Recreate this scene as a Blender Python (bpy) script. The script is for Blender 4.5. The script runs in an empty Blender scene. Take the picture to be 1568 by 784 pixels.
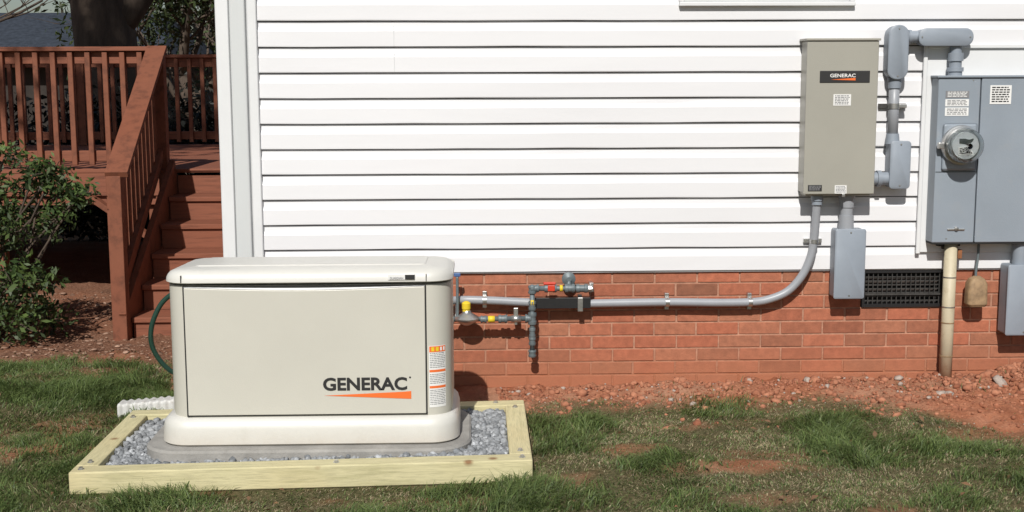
import bpy, bmesh, math, random
import numpy as np
from mathutils import Matrix, Vector
random.seed(3); rng=np.random.default_rng(7)
scn=bpy.context.scene
R=math.radians

# ------------------------------------------------------------------ materials
def nt(name):
    m=bpy.data.materials.new(name); m.use_nodes=True
    t=m.node_tree; b=t.nodes['Principled BSDF']; return m,t,b
def N(t,kind,**kw):
    n=t.nodes.new(kind)
    for k,v in kw.items():
        if k in n.inputs: n.inputs[k].default_value=v
        else: setattr(n,k,v)
    return n
def L(t,a,b): t.links.new(a,b)
def mix(t,fac,a,b,mode='MIX'):
    n=t.nodes.new('ShaderNodeMix'); n.data_type='RGBA'; n.blend_type=mode
    for s,v in ((n.inputs[0],fac),(n.inputs[6],a),(n.inputs[7],b)):
        if hasattr(v,'is_linked'): L(t,v,s)
        else: s.default_value=v if not isinstance(v,tuple) or len(v)==4 else (*v,1)
    return n.outputs[2]
def ramp(t,fac,stops):
    n=t.nodes.new('ShaderNodeValToRGB'); e=n.color_ramp.elements
    while len(e)<len(stops): e.new(0.5)
    for i,(p,c) in enumerate(stops):
        e[i].position=p; e[i].color=(*c,1) if len(c)==3 else c
    L(t,fac,n.inputs[0]); return n.outputs[0]
def noise(t,scale,detail=4,rough=.55,vec=None,stretch=None):
    n=N(t,'ShaderNodeTexNoise'); n.inputs['Scale'].default_value=scale
    n.inputs['Detail'].default_value=detail; n.inputs['Roughness'].default_value=rough
    if vec is None:
        tc=t.nodes.new('ShaderNodeTexCoord'); vec=tc.outputs['Object']
    if stretch:
        mp=t.nodes.new('ShaderNodeMapping'); mp.inputs['Scale'].default_value=stretch
        L(t,vec,mp.inputs[0]); vec=mp.outputs[0]
    L(t,vec,n.inputs['Vector']); return n.outputs['Fac']
def bump(t,b,h,strength,dist=.01):
    n=t.nodes.new('ShaderNodeBump'); n.inputs['Strength'].default_value=strength
    n.inputs['Distance'].default_value=dist; L(t,h,n.inputs['Height']); L(t,n.outputs[0],b.inputs['Normal'])
def zstain(t,c,col,z0,z1,amt,sc=14):
    """soil splash: fades in below world height z1, full at z0, broken by noise"""
    g=t.nodes.new('ShaderNodeNewGeometry'); s=t.nodes.new('ShaderNodeSeparateXYZ'); L(t,g.outputs['Position'],s.inputs[0])
    mr=t.nodes.new('ShaderNodeMapRange'); mr.inputs[1].default_value=z0; mr.inputs[2].default_value=z1; mr.inputs[3].default_value=1; mr.inputs[4].default_value=0
    L(t,s.outputs['Z'],mr.inputs[0])
    n=noise(t,sc,6,.7); mu=t.nodes.new('ShaderNodeMath'); mu.operation='MULTIPLY'; L(t,mr.outputs[0],mu.inputs[0]); L(t,n,mu.inputs[1])
    m2=t.nodes.new('ShaderNodeMath'); m2.operation='MULTIPLY'; m2.use_clamp=True; L(t,mu.outputs[0],m2.inputs[0]); m2.inputs[1].default_value=amt*2
    return mix(t,m2.outputs[0],c,col)
def mat(name,col,rough=.5,metal=0,var=.12,scale=6,bmp=0,bscale=60,stretch=None,dirt=None,stain=None):
    m,t,b=nt(name)
    n=noise(t,scale,5,.6,stretch=stretch)
    lo=tuple(c*(1-var) for c in col); hi=tuple(min(1,c*(1+var)) for c in col)
    c=ramp(t,n,[(.3,lo),(.7,hi)])
    if dirt:
        n2=noise(t,scale*3.3,6,.7)
        f=ramp(t,n2,[(.55,(0,0,0)),(.75,(.6,.6,.6))])
        c=mix(t,f,c,dirt)
    if stain: c=zstain(t,c,*stain)
    L(t,c,b.inputs['Base Color'])
    b.inputs['Roughness'].default_value=rough; b.inputs['Metallic'].default_value=metal
    if bmp: bump(t,b,noise(t,bscale,4,.6,stretch=stretch),bmp,.004)
    return m
def attr_mat(name,rough=.7,trans=0,noisy=.15,nscale=40,stain=None):
    m,t,b=nt(name)
    a=N(t,'ShaderNodeAttribute'); a.attribute_name='Col'
    n=noise(t,nscale,4,.6)
    f=ramp(t,n,[(.25,(1-noisy*1.6,)*3),(.75,(1+noisy,)*3)])
    c=mix(t,1.0,a.outputs['Color'],f,'MULTIPLY')
    if stain: c=zstain(t,c,*stain)
    L(t,c,b.inputs['Base Color']); b.inputs['Roughness'].default_value=rough
    if trans:
        tr=t.nodes.new('ShaderNodeBsdfTranslucent'); L(t,c,tr.inputs['Color'])
        ms=t.nodes.new('ShaderNodeMixShader'); ms.inputs[0].default_value=trans
        out=[n for n in t.nodes if n.type=='OUTPUT_MATERIAL'][0]
        L(t,b.outputs[0],ms.inputs[1]); L(t,tr.outputs[0],ms.inputs[2]); L(t,ms.outputs[0],out.inputs[0])
    return m

M_siding=mat('vinyl_siding',(.735,.735,.75),.42,0,.03,1.3,.22,2.5,stretch=(.5,1,4))
M_trim=mat('white_trim',(.70,.71,.715),.5,0,.03,4)
M_tube=mat('white_corrugated_plastic',(.60,.60,.58),.6,0,.08,9,dirt=(.42,.36,.30))
M_post=mat('corner_post_vinyl',(.58,.60,.60),.5,0,.05,5,stretch=(1,1,.1))
M_gen=mat('cream_powdercoat',(.565,.55,.485),.36,0,.03,3,.15,300)
M_gen2=mat('cream_lid',(.63,.62,.575),.40,0,.04,3,.2,300,dirt=(.56,.55,.50),stain=((.42,.34,.25),.09,.17,.35,18))
M_gap=mat('dark_gap',(.02,.02,.02),.8)
M_lapshade=mat('siding_reveal',(.06,.06,.065),.9)  # near-black tone for the painted shade under siding laps
M_steel=mat('grey_enclosure',(.345,.335,.29),.42,0,.04,3,.2,200)
M_meter=mat('blue_grey_enclosure',(.265,.305,.35),.42,0,.06,3,.2,200,dirt=(.30,.32,.34))
M_pvc=mat('grey_pvc',(.255,.29,.335),.5,0,.07,8)
M_lfmc=mat('liquidtight_conduit',(.31,.325,.35),.40,0,.05,8)
M_gas=mat('grey_painted_pipe',(.14,.17,.18),.5,.2,.15,15)
M_zinc=mat('galvanised',(.55,.55,.54),.35,.9,.15,30)
M_black=mat('black_plastic',(.015,.015,.016),.45)
M_yellow=mat('yellow_cap',(.75,.55,.03),.5)
M_red=mat('red_handle',(.6,.05,.02),.45)
M_white=mat('sticker_white',(.78,.78,.76),.5,0,.03)
M_orange=mat('sticker_orange',(.80,.16,.03),.5,0,.03)
M_ink=mat('ink',(.025,.025,.025),.5)
M_grayink=mat('grey_ink',(.22,.22,.23),.6)
M_cream=mat('aged_pvc',(.50,.44,.31),.55,0,.14,7,dirt=(.33,.24,.15),stain=((.36,.16,.08),.03,.2,.9,18))
M_conc=mat('concrete',(.30,.29,.27),.9,0,.2,9,.6,90,dirt=(.20,.19,.175))
M_hose=mat('green_hose',(.012,.045,.030),.45)
M_brownbox=mat('weathered_plastic',(.30,.20,.11),.7,0,.3,25,dirt=(.15,.09,.05))
M_mortar=mat('mortar',(.43,.225,.15),.95,0,.25,25,.8,150,dirt=(.34,.15,.085),stain=((.37,.14,.07),.03,.22,1.0,10))
M_shingle=mat('roof_shingle',(.04,.048,.062),1.0,0,.3,9,.5,20)
M_shingle.node_tree.nodes['Principled BSDF'].inputs['Specular IOR Level'].default_value=.1
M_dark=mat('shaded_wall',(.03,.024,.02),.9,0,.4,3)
M_bark=mat('bark',(.085,.062,.046),.95,0,.4,9,1.0,22,stretch=(1,1,.25))
M_glasspane=mat('window_glass',(.05,.06,.07),.08)

def brick_mat():
    m=attr_mat('brick',.9,0,.16,30,stain=((.38,.145,.075),.02,.20,.9,9))
    t=m.node_tree; b=t.nodes['Principled BSDF']; bump(t,b,noise(t,110,6,.7),.6,.004); return m
M_brick=brick_mat()
def wood_mat(name,base,dark,st,knots=True,rough=.75):
    m,t,b=nt(name)
    n=noise(t,9,6,.65,stretch=st)
    n2=noise(t,1.6,3,.5)
    c=ramp(t,n,[(.30,dark),(.5,base),(.75,tuple(min(1,x*1.12) for x in base))])
    c=mix(t,ramp(t,n2,[(.4,(0,0,0)),(.75,(.35,.35,.35))]),c,tuple(x*y for x,y in zip(base,(1.1,.9,.75))))
    if knots:
        tc=t.nodes.new('ShaderNodeTexCoord'); v=t.nodes.new('ShaderNodeTexVoronoi'); v.inputs['Scale'].default_value=5.5
        L(t,tc.outputs['Object'],v.inputs['Vector'])
        k=ramp(t,v.outputs['Distance'],[(.05,(.95,.95,.95)),(.13,(0,0,0))])
        c=mix(t,k,c,(.24,.12,.05))
        fine=noise(t,30,5,.6,stretch=st)
        c=mix(t,ramp(t,fine,[(.48,(0,0,0)),(.62,(.5,.5,.5))]),c,tuple(x*.66 for x in base))
    L(t,c,b.inputs['Base Color']); b.inputs['Roughness'].default_value=rough
    bump(t,b,n,.35,.004); return m
M_pineX=wood_mat('treated_pine_x',(.58,.53,.315),(.42,.39,.21),(.5,7,7))
M_pineY=wood_mat('treated_pine_y',(.58,.53,.315),(.42,.39,.21),(7,.5,7))
M_deck=wood_mat('stained_deck_wood',(.205,.070,.036),(.11,.038,.020),(1.5,1.5,1.5),False)
M_deckX=wood_mat('stained_deck_boards',(.225,.078,.042),(.13,.044,.024),(.5,6,6),False)

# ------------------------------------------------------------------ mesh helpers
def empty(name,loc=(0,0,0)):
    o=bpy.data.objects.new(name,None); o.empty_display_size=.1; scn.collection.objects.link(o); return o
def link(name,me,mt=None,parent=None,smooth=False):
    o=bpy.data.objects.new(name,me); scn.collection.objects.link(o)
    if mt is not None and len(me.materials)==0: me.materials.append(mt)
    if parent: o.parent=parent
    if smooth:
        for p in me.polygons: p.use_smooth=True
    return o
def from_bm(name,bm,mt,parent=None,smooth=False):
    bmesh.ops.recalc_face_normals(bm,faces=bm.faces)
    me=bpy.data.meshes.new(name); bm.to_mesh(me); bm.free(); return link(name,me,mt,parent,smooth)
def bbox_bm(bm,x0,x1,y0,y1,z0,z1,bev=0,seg=2):
    r=bmesh.ops.create_cube(bm,size=1); vs=r['verts']
    for v in vs:
        v.co=Vector((x0+(v.co.x+.5)*(x1-x0),y0+(v.co.y+.5)*(y1-y0),z0+(v.co.z+.5)*(z1-z0)))
    if bev:
        es=list({e for v in vs for e in v.link_edges})
        bmesh.ops.bevel(bm,geom=es,offset=bev,segments=seg,affect='EDGES',profile=.5)
def box(name,x0,x1,y0,y1,z0,z1,mt,parent=None,bev=.003,seg=2):
    bm=bmesh.new(); bbox_bm(bm,x0,x1,y0,y1,z0,z1,bev,seg); return from_bm(name,bm,mt,parent)
def boxes(name,lst,mt,parent=None,bev=.003,seg=1):
    bm=bmesh.new()
    for b in lst: bbox_bm(bm,*b,bev,seg)
    return from_bm(name,bm,mt,parent)
def beam_bm(bm,p,q,w,h,up=Vector((0,0,1))):
    p=Vector(p);q=Vector(q);d=(q-p).normalized(); s=d.cross(up).normalized(); u=s.cross(d)
    vs=[bm.verts.new(c+s*a*w/2+u*b*h/2) for c in (p,q) for a,b in ((-1,-1),(1,-1),(1,1),(-1,1))]
    for f in ((3,2,1,0),(4,5,6,7),(0,1,5,4),(1,2,6,5),(2,3,7,6),(3,0,4,7)): bm.faces.new([vs[i] for i in f])
def sweep(bm,pts,rads,n=16,cap=True):
    pts=[Vector(p) for p in pts]
    if not hasattr(rads,'__len__'): rads=[rads]*len(pts)
    prev=None; rings=[]
    for i,p in enumerate(pts):
        d=(pts[min(i+1,len(pts)-1)]-pts[max(i-1,0)]).normalized()
        if prev is None:
            a=Vector((0,0,1)) if abs(d.z)<.9 else Vector((1,0,0))
            s=d.cross(a).normalized()
        else: s=(prev-d*prev.dot(d)).normalized()
        prev=s; u=d.cross(s)
        rings.append([bm.verts.new(p+(s*math.cos(2*math.pi*k/n)+u*math.sin(2*math.pi*k/n))*rads[i]) for k in range(n)])
    for a,b in zip(rings,rings[1:]):
        for k in range(n):
            f=bm.faces.new((a[k],a[(k+1)%n],b[(k+1)%n],b[k])); f.smooth=True
    if cap: bm.faces.new(rings[0][::-1]); bm.faces.new(rings[-1])
def tube(name,pts,r,mt,parent=None,n=16):
    bm=bmesh.new(); sweep(bm,pts,r,n); return from_bm(name,bm,mt,parent)
def lathe(name,p,axis,prof,mt,parent=None,n=28):
    p=Vector(p);a=Vector(axis).normalized()
    s=a.cross(Vector((0,0,1)) if abs(a.z)<.9 else Vector((1,0,0))).normalized();u=a.cross(s)
    bm=bmesh.new(); rings=[]
    for d,r in prof:
        rings.append([bm.verts.new(p+a*d+(s*math.cos(2*math.pi*k/n)+u*math.sin(2*math.pi*k/n))*max(r,1e-4)) for k in range(n)])
    for A,B in zip(rings,rings[1:]):
        for k in range(n): bm.faces.new((A[k],A[(k+1)%n],B[(k+1)%n],B[k]))
    bm.faces.new(rings[0][::-1]); bm.faces.new(rings[-1])
    o=from_bm(name,bm,mt,parent)
    m=o.data
    for f in m.polygons: f.use_smooth=True
    try: m.set_sharp_from_angle(angle=R(40))
    except Exception: pass
    return o
def crom(P,n=8):
    P=[Vector(p) for p in P]; Q=[P[0]]+P+[P[-1]]; out=[]
    for i in range(1,len(Q)-2):
        a,b,c,d=Q[i-1:i+3]
        for k in range(n):
            t=k/n; out.append(.5*((2*b)+(c-a)*t+(2*a-5*b+4*c-d)*t*t+(3*b-a-3*c+d)*t**3))
    out.append(P[-1]); return out
def rrect(x0,x1,y0,y1,r,seg=8):
    pts=[]
    for cx,cy,a0 in ((x1-r,y1-r,0),(x0+r,y1-r,90),(x0+r,y0+r,180),(x1-r,y0+r,270)):
        for k in range(seg+1):
            a=R(a0+90*k/seg); pts.append((cx+r*math.cos(a),cy+r*math.sin(a)))
    return pts
def loft(name,rings,mt,parent=None,zf=None,seg=8):
    bm=bmesh.new(); R_=[]
    for x0,x1,y0,y1,r,z in rings:
        R_.append([bm.verts.new((x,y,z+(zf(x,y,z) if zf else 0))) for x,y in rrect(x0,x1,y0,y1,r,seg)])
    n=len(R_[0])
    for a,b in zip(R_,R_[1:]):
        for k in range(n): bm.faces.new((a[k],a[(k+1)%n],b[(k+1)%n],b[k]))
    bm.faces.new(R_[0][::-1]); bm.faces.new(R_[-1])
    o=from_bm(name,bm,mt,parent)
    for f in o.data.polygons: f.use_smooth=True
    try: o.data.set_sharp_from_angle(angle=R(32))
    except Exception: pass
    return o
def np_mesh(name,V,F,mt,cols=None,parent=None,smooth=False):
    me=bpy.data.meshes.new(name); k=F.shape[1]
    me.vertices.add(len(V)); me.vertices.foreach_set('co',V.astype(np.float32).ravel())
    me.loops.add(F.size); me.loops.foreach_set('vertex_index',F.astype(np.int32).ravel())
    me.polygons.add(len(F)); me.polygons.foreach_set('loop_start',(np.arange(len(F))*k).astype(np.int32))
    me.update(calc_edges=True)
    if cols is not None:
        a=me.color_attributes.new('Col','FLOAT_COLOR','POINT')
        c=np.ones((len(V),4),np.float32); c[:,:3]=cols; a.data.foreach_set('color',c.ravel())
    if smooth: me.polygons.foreach_set('use_smooth',np.ones(len(F),bool))
    me.materials.append(mt); o=bpy.data.objects.new(name,me); scn.collection.objects.link(o)
    if parent: o.parent=parent
    return o
def text(name,s,x0,x1,z0,z1,y,mt,parent,bold=.0):
    cu=bpy.data.curves.new(name,'FONT'); cu.body=s; cu.offset=bold; cu.resolution_u=4
    o=bpy.data.objects.new(name+'_tmp',cu); scn.collection.objects.link(o)
    dg=bpy.context.evaluated_depsgraph_get(); me=bpy.data.meshes.new_from_object(o.evaluated_get(dg))
    bpy.data.objects.remove(o)
    c=np.array([v.co[:] for v in me.vertices]); a=c.min(0); b=c.max(0)
    for v in me.vertices:
        fx=(v.co.x-a[0])/(b[0]-a[0]); fz=(v.co.y-a[1])/(b[1]-a[1])
        v.co=Vector((x0+fx*(x1-x0),y,z0+fz*(z1-z0)))
    me.materials.clear(); return link(name,me,mt,parent)
def poly(name,pts,mt,parent):
    bm=bmesh.new(); bm.faces.new([bm.verts.new(p) for p in pts]); 
    me=bpy.data.meshes.new(name); bm.to_mesh(me); bm.free(); return link(name,me,mt,parent)
def label(name,x0,x1,z0,z1,y,parent,rows=5,bg=None,ink=None,seed=0):
    r=random.Random(seed); box(name,x0,x1,y-.001,y+.001,z0,z1,bg or M_white,parent,0)
    bm=bmesh.new(); h=(z1-z0)/(rows+1); w=x1-x0
    for i in range(rows):
        zc=z1-h*(i+.9); x=x0+w*.08
        while x<x1-w*.15:
            l=min(w*r.uniform(.06,.2),x1-w*.08-x)
            vs=[bm.verts.new((xx,y-.0018,zz)) for xx,zz in ((x,zc-h*.26),(x+l,zc-h*.26),(x+l,zc+h*.26),(x,zc+h*.26))]
            bm.faces.new(vs); x+=l+w*.035
    me=bpy.data.meshes.new(name+'_print'); bm.to_mesh(me); bm.free(); link(name+'_print',me,ink or M_grayink,parent)

_perm=rng.random((256,256))
def vnoise(x,y):
    xi=np.floor(x).astype(int); yi=np.floor(y).astype(int); fx=x-xi; fy=y-yi
    fx=fx*fx*(3-2*fx); fy=fy*fy*(3-2*fy)
    g=lambda a,b:_perm[a%256,b%256]
    return (g(xi,yi)*(1-fx)+g(xi+1,yi)*fx)*(1-fy)+(g(xi,yi+1)*(1-fx)+g(xi+1,yi+1)*fx)*fy
def fbm(x,y,o=4):
    s=0;a=.5;t=0
    for i in range(o): s=s+a*vnoise(x*2**i+17*i,y*2**i+31*i); t+=a; a*=.5
    return s/t
def sst(a,b,x): 
    t=np.clip((x-a)/(b-a),0,1); return t*t*(3-2*t)

# ------------------------------------------------------------------ ground
def grass_mask(x,y):
    yb=np.interp(x,[-9,-3,-1.7,-1.5,.2,.5,.9,1.4,1.7,2.0,2.3,3.0,9],[.8,.75,.55,-.1,-.5,-.35,-.33,-.34,-.44,-.55,-.95,-1.10,-1.2])
    yb=yb+(fbm(x*3,y*3)-.5)*.45
    m=sst(.14,-.18,y-yb)
    p=sst(.56,.74,fbm(x*2.7+5,y*4.0+3,4))      # thin patches
    m=m*(1-.4*p)
    for cx,cy,rx,ry,a in ((1.0,-1.42,.30,.08,.75),(.62,-1.12,.15,.06,.5),(-1.93,-.85,.20,.16,.7),(-.15,-1.70,.3,.05,.4)):
        d=((x-cx)/rx)**2+((y-cy)/ry)**2+(fbm(x*9,y*9)-.5)*5.0
        m=m*(1-a*sst(2.4,-1.0,d))
    m=m*np.where((x>-1.2)&(y>0.05),0,1)
    far=sst(5,9,y)*.6
    return np.clip(np.maximum(m,far),0,1)
def H(x,y,detail=True):
    h=-.10*sst(.4,1.9,y)*sst(-1.1,-1.5,x)
    h=h-np.clip(y-6.5,0,17.5)*.09
    s=sst(-.2,-.8,y); h=h+s*(.0165*(np.clip(x,-2.3,1.2)+.68)-.012)
    g=grass_mask(x,y)
    near=sst(6,2,np.abs(y))*sst(8,4,np.abs(x))
    if detail:
        rough=(1-g)
        h=h+near*((fbm(x*2.2,y*2.2,3)-.5)*.05+ (fbm(x*13,y*13,4)-.5)*(.022+.045*rough)+ (fbm(x*45,y*45,2)-.5)*.018*rough)
    h=h+.075*np.exp(-((x-2.85)/.40)**2-((y+.22)/.22)**2)+(.035*np.exp(-((y+.12)/.2)**2)+.03*np.exp(-((y+.45)/.3)**2)*sst(1.2,2.2,x))*sst(.1,.8,x)
    ins=(sst(-1.63,-1.56,x)*sst(.28,.21,x)*sst(-1.60,-1.53,y)*sst(-.52,-.60,y))
    h=h*(1-ins)+ins*(-.01+.0165*(x+.68))
    return h
def axis(segs):
    out=[]
    for a,b,st in segs: out+=list(np.arange(a,b,st))
    return np.array(out+[segs[-1][1]])
xs=axis([(-160,-20,20),(-20,-6,1.0),(-6,-3.6,.12),(-3.6,3.6,.022),(3.6,6,.12),(6,20,1.),(20,160,20)])
ys=axis([(-60,-12,6),(-12,-3.2,.4),(-3.2,1.2,.02),(1.2,5,.08),(5,26,.7),(26,40,2),(40,260,20)])
X,Y=np.meshgrid(xs,ys); Z=H(X,Y)
V=np.stack([X,Y,Z],-1).reshape(-1,3); nx=len(xs); ny=len(ys)
ii=(np.arange(ny-1)[:,None]*nx+np.arange(nx-1)[None,:]).ravel()
F=np.stack([ii,ii+1,ii+nx+1,ii+nx],1)
gm=grass_mask(X,Y).ravel()
mul=(sst(-1.2,-1.5,X)*sst(.2,.8,Y)*sst(6,4,Y)).ravel()
cols=np.stack([gm,mul,np.zeros_like(gm)],1)
def ground_mat():
    m,t,b=nt('ground_soil_and_turf')
    a=N(t,'ShaderNodeAttribute'); a.attribute_name='Col'
    sp=t.nodes.new('ShaderNodeSeparateColor'); L(t,a.outputs['Color'],sp.inputs[0])
    n1=noise(t,7,8,.65); n2=noise(t,60,5,.7); n3=noise(t,1.5,3,.5)
    clay=ramp(t,n1,[(.3,(.29,.10,.05)),(.5,(.41,.165,.09)),(.7,(.48,.23,.14))])
    clay=mix(t,ramp(t,n2,[(.35,(.45,.45,.45)),(.6,(0,0,0))]),clay,(.17,.06,.032))
    clay=mix(t,ramp(t,n3,[(.45,(0,0,0)),(.7,(.5,.5,.5))]),clay,(.44,.28,.19))
    turf=ramp(t,n2,[(.3,(.035,.038,.016)),(.5,(.10,.09,.042)),(.72,(.21,.175,.10))])
    turf=mix(t,ramp(t,n1,[(.5,(0,0,0)),(.7,(.35,.35,.35))]),turf,(.18,.10,.06))
    mulch=ramp(t,n2,[(.3,(.08,.035,.02)),(.5,(.21,.105,.065)),(.75,(.38,.23,.155))])
    mulch=mix(t,ramp(t,n3,[(.4,(0,0,0)),(.65,(.6,.6,.6))]),mulch,(.30,.12,.065))
    c=mix(t,sp.outputs[1],clay,mulch); c=mix(t,sp.outputs[0],c,turf)
    L(t,c,b.inputs['Base Color']); b.inputs['Roughness'].default_value=.95
    b.inputs['Specular IOR Level'].default_value=.15
    bump(t,b,n2,.9,.014); return m
ground=np_mesh('ground',V,F,ground_mat(),cols,smooth=True)

# ------------------------------------------------------------------ grass blades
def blades(name,px,py,hgt,col,seed,wid=.0032):
    r=np.random.default_rng(seed); n=len(px)
    z=H(px,py)-.003
    az=r.uniform(0,2*np.pi,n)*.6+fbm(px*4+3,py*4,2)*9; lean=r.uniform(.2,1.9,n)*hgt
    w=wid*r.uniform(.6,1.4,n); fa=r.uniform(0,2*np.pi,n)
    dx=np.cos(az)*lean; dy=np.sin(az)*lean; wx=np.cos(fa)*w/2; wy=np.sin(fa)*w/2
    b=np.stack([px,py,z],1)
    P=np.zeros((n,5,3))
    P[:,0]=b+np.stack([wx,wy,0*z],1); P[:,1]=b-np.stack([wx,wy,0*z],1)
    mid=b+np.stack([dx*.35,dy*.35,hgt*.62],1)
    P[:,2]=mid-np.stack([wx,wy,0*z],1)*.8; P[:,3]=mid+np.stack([wx,wy,0*z],1)*.8
    P[:,4]=b+np.stack([dx,dy,hgt*r.uniform(.40,1.0,n)],1)
    V=P.reshape(-1,3); o=np.arange(n)*5
    F=np.concatenate([np.stack([o,o+1,o+2],1),np.stack([o,o+2,o+3],1),np.stack([o+3,o+2,o+4],1)])
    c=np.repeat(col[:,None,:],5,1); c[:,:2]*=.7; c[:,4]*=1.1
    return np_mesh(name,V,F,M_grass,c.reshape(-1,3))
M_grass=attr_mat('grass_blades',.5,.35,.1,3)
def inframe(x,y): return (x>-1.575)&(x<.225)&(y>-1.545)&(y<-.58)
n=640000
px=rng.uniform(-3.6,3.5,n); py=rng.uniform(-2.35,1.2,n)
g=grass_mask(px,py)
dens=g*(.30+.9*sst(.32,.62,fbm(px*6,py*6,3)))*np.where(py<-1.95,.6,1)+.012
keep=(rng.random(n)<dens)&(~inframe(px,py))&(~((px>-1.25)&(py>-.03)))
px,py,g=px[keep],py[keep],g[keep]; n=len(px)
clump=fbm(px*2.6+40,py*3.6+9,4); left=sst(-1.0,-1.8,px)
hg=(.018+.060*sst(.42,.78,clump)+.012*left)*rng.uniform(.45,1.35,n)*(.5+.5*g)
green=np.array([.19,.245,.075]); green2=np.array([.095,.155,.045]); straw=np.array([.52,.45,.28]); brown=np.array([.27,.20,.115])
u=rng.random(n)[:,None]
gf=np.clip(.30+.72*(sst(.36,.66,clump))+.30*left,0,.95)[:,None]
sel=rng.random(n)[:,None]<gf
col=np.where(sel,green*u+green2*(1-u),straw*u+brown*(1-u))*rng.uniform(.7,1.3,n)[:,None]
hg=np.where(sel[:,0],hg,hg*.7)
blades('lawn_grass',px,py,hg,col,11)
ico=bmesh.new(); bmesh.ops.create_icosphere(ico,subdivisions=1,radius=1)
IV=np.array([v.co[:] for v in ico.verts]); IF=np.array([[v.index for v in f.verts] for f in ico.faces]); ico.free()
def rocks(name,P,S,col,mt,seed,flat=.75,parent=None,jag=.28):
    r=np.random.default_rng(seed); n=len(P); k=len(IV)
    v=np.repeat(IV[None],n,0)*(1+r.uniform(-jag,jag,(n,k,1)))
    v=v*r.uniform(.6,1.25,(n,1,3))
    q=r.normal(size=(n,4)); q/=np.linalg.norm(q,axis=1)[:,None]; w,x,y,z=q.T
    Rm=np.stack([1-2*(y*y+z*z),2*(x*y-z*w),2*(x*z+y*w),2*(x*y+z*w),1-2*(x*x+z*z),2*(y*z-x*w),2*(x*z-y*w),2*(y*z+x*w),1-2*(x*x+y*y)],1).reshape(n,3,3)
    v=np.einsum('nij,nkj->nki',Rm,v); v[:,:,2]*=flat
    v=v*S[:,None,None]+P[:,None,:]
    F=(IF[None]+np.arange(n)[:,None,None]*k).reshape(-1,3)
    return np_mesh(name,v.reshape(-1,3),F,mt,np.repeat(col,k,0),parent)
M_clod=attr_mat('clay_clods',.95,0,.2,60)
n=9500
cx=rng.uniform(.1,3.6,n); cy=-.02-np.abs(rng.normal(0,.38,n)); 
g=grass_mask(cx,cy); k=(rng.random(n)>g*.93)&(cy>-2)&(~inframe(cx,cy))
cx,cy=cx[k],cy[k]; n=len(cx); s=np.clip(rng.lognormal(-5.35,.65,n),.002,.024)*(1+.9*sst(2.1,2.7,cx)*np.exp(-((cy+.2)/.3)**2))
u=rng.random((n,1)); cc=np.array([.46,.20,.115])*u+np.array([.26,.09,.046])*(1-u); gr=rng.random(n)<.06; cc[gr]=np.array([.40,.33,.28])
rocks('clay_clods',np.stack([cx,cy,H(cx,cy)+s*.15],1),s,cc,M_clod,5)
n=9000
cx=rng.uniform(-4.5,-1.2,n); cy=rng.uniform(.1,3.6,n); g=grass_mask(cx,cy); k=(rng.random(n)>g)
cx,cy=cx[k],cy[k]; n=len(cx); s=np.clip(rng.lognormal(-4.9,.5,n),.003,.03)
u=rng.random((n,1)); cc=np.array([.44,.28,.20])*u+np.array([.12,.055,.03])*(1-u)
rocks('mulch',np.stack([cx,cy,H(cx,cy)+s*.1],1),s,cc,M_clod,6,.35)

# ------------------------------------------------------------------ timber frame + gravel
def tilt(o):
    for v in o.data.vertices: v.co.z+=.0165*(v.co.x+.68)-.008
E=empty('timber_frame')
for nm,b,mt in (('front_timber',(-1.567,.209,-1.53,-1.442,0,.089),M_pineX),('back_timber',(-1.567,.209,-.69,-.602,0,.089),M_pineX),
  ('left_timber',(-1.567,-1.479,-1.4405,-.6915,.0,.0885),M_pineY),('right_timber',(.121,.209,-1.4405,-.6915,0,.0885),M_pineY)):
    o=box(nm,*b,mt,E,.006,3); tilt(o)
for i,(x,y) in enumerate(((-1.52,-1.40),(-1.53,-.73),(.165,-1.40),(.165,-.73),(-1.53,-1.49),(.17,-1.49),(-.55,-1.49),(.08,-.64))):
    o=lathe('bolt_%d'%i,(x,y,.085),(0,0,1),[(0,.013),(.006,.013),(.0065,.008),(.013,.008)],M_zinc,E,8); tilt(o)
n=12500
gx=rng.uniform(-1.475,.117,n); gy=rng.uniform(-1.438,-.694,n)
pad=(-1.345,-.03,-1.365,-.705)
k=~((gx>pad[0]+.015)&(gx<pad[1]-.015)&(gy>pad[2]+.01)&(gy<pad[3]-.01)&~(((gx<pad[0]+.09)|(gx>pad[1]-.09))&((gy<pad[2]+.09))))
gx,gy=gx[k],gy[k]; n=len(gx); s=rng.uniform(.007,.0205,n)
gz=.028+rng.uniform(0,.028,n)+.0165*(gx+.68)+.012*fbm(gx*8,gy*8,2)
u=rng.random((n,1)); cc=np.array([.38,.395,.41])*u+np.array([.15,.16,.17])*(1-u)
lt=rng.random(n)<.10; cc[lt]*=1.4
M_stone=attr_mat('crushed_stone',.85,0,.25,120)
G=empty('gravel')
rocks('stones',np.stack([gx,gy,gz],1),s,cc,M_stone,9,.9,G,.33)
o=box('gravel_bed',-1.478,.120,-1.441,-.692,-.02,.035,M_conc,G,0); tilt(o)

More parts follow.
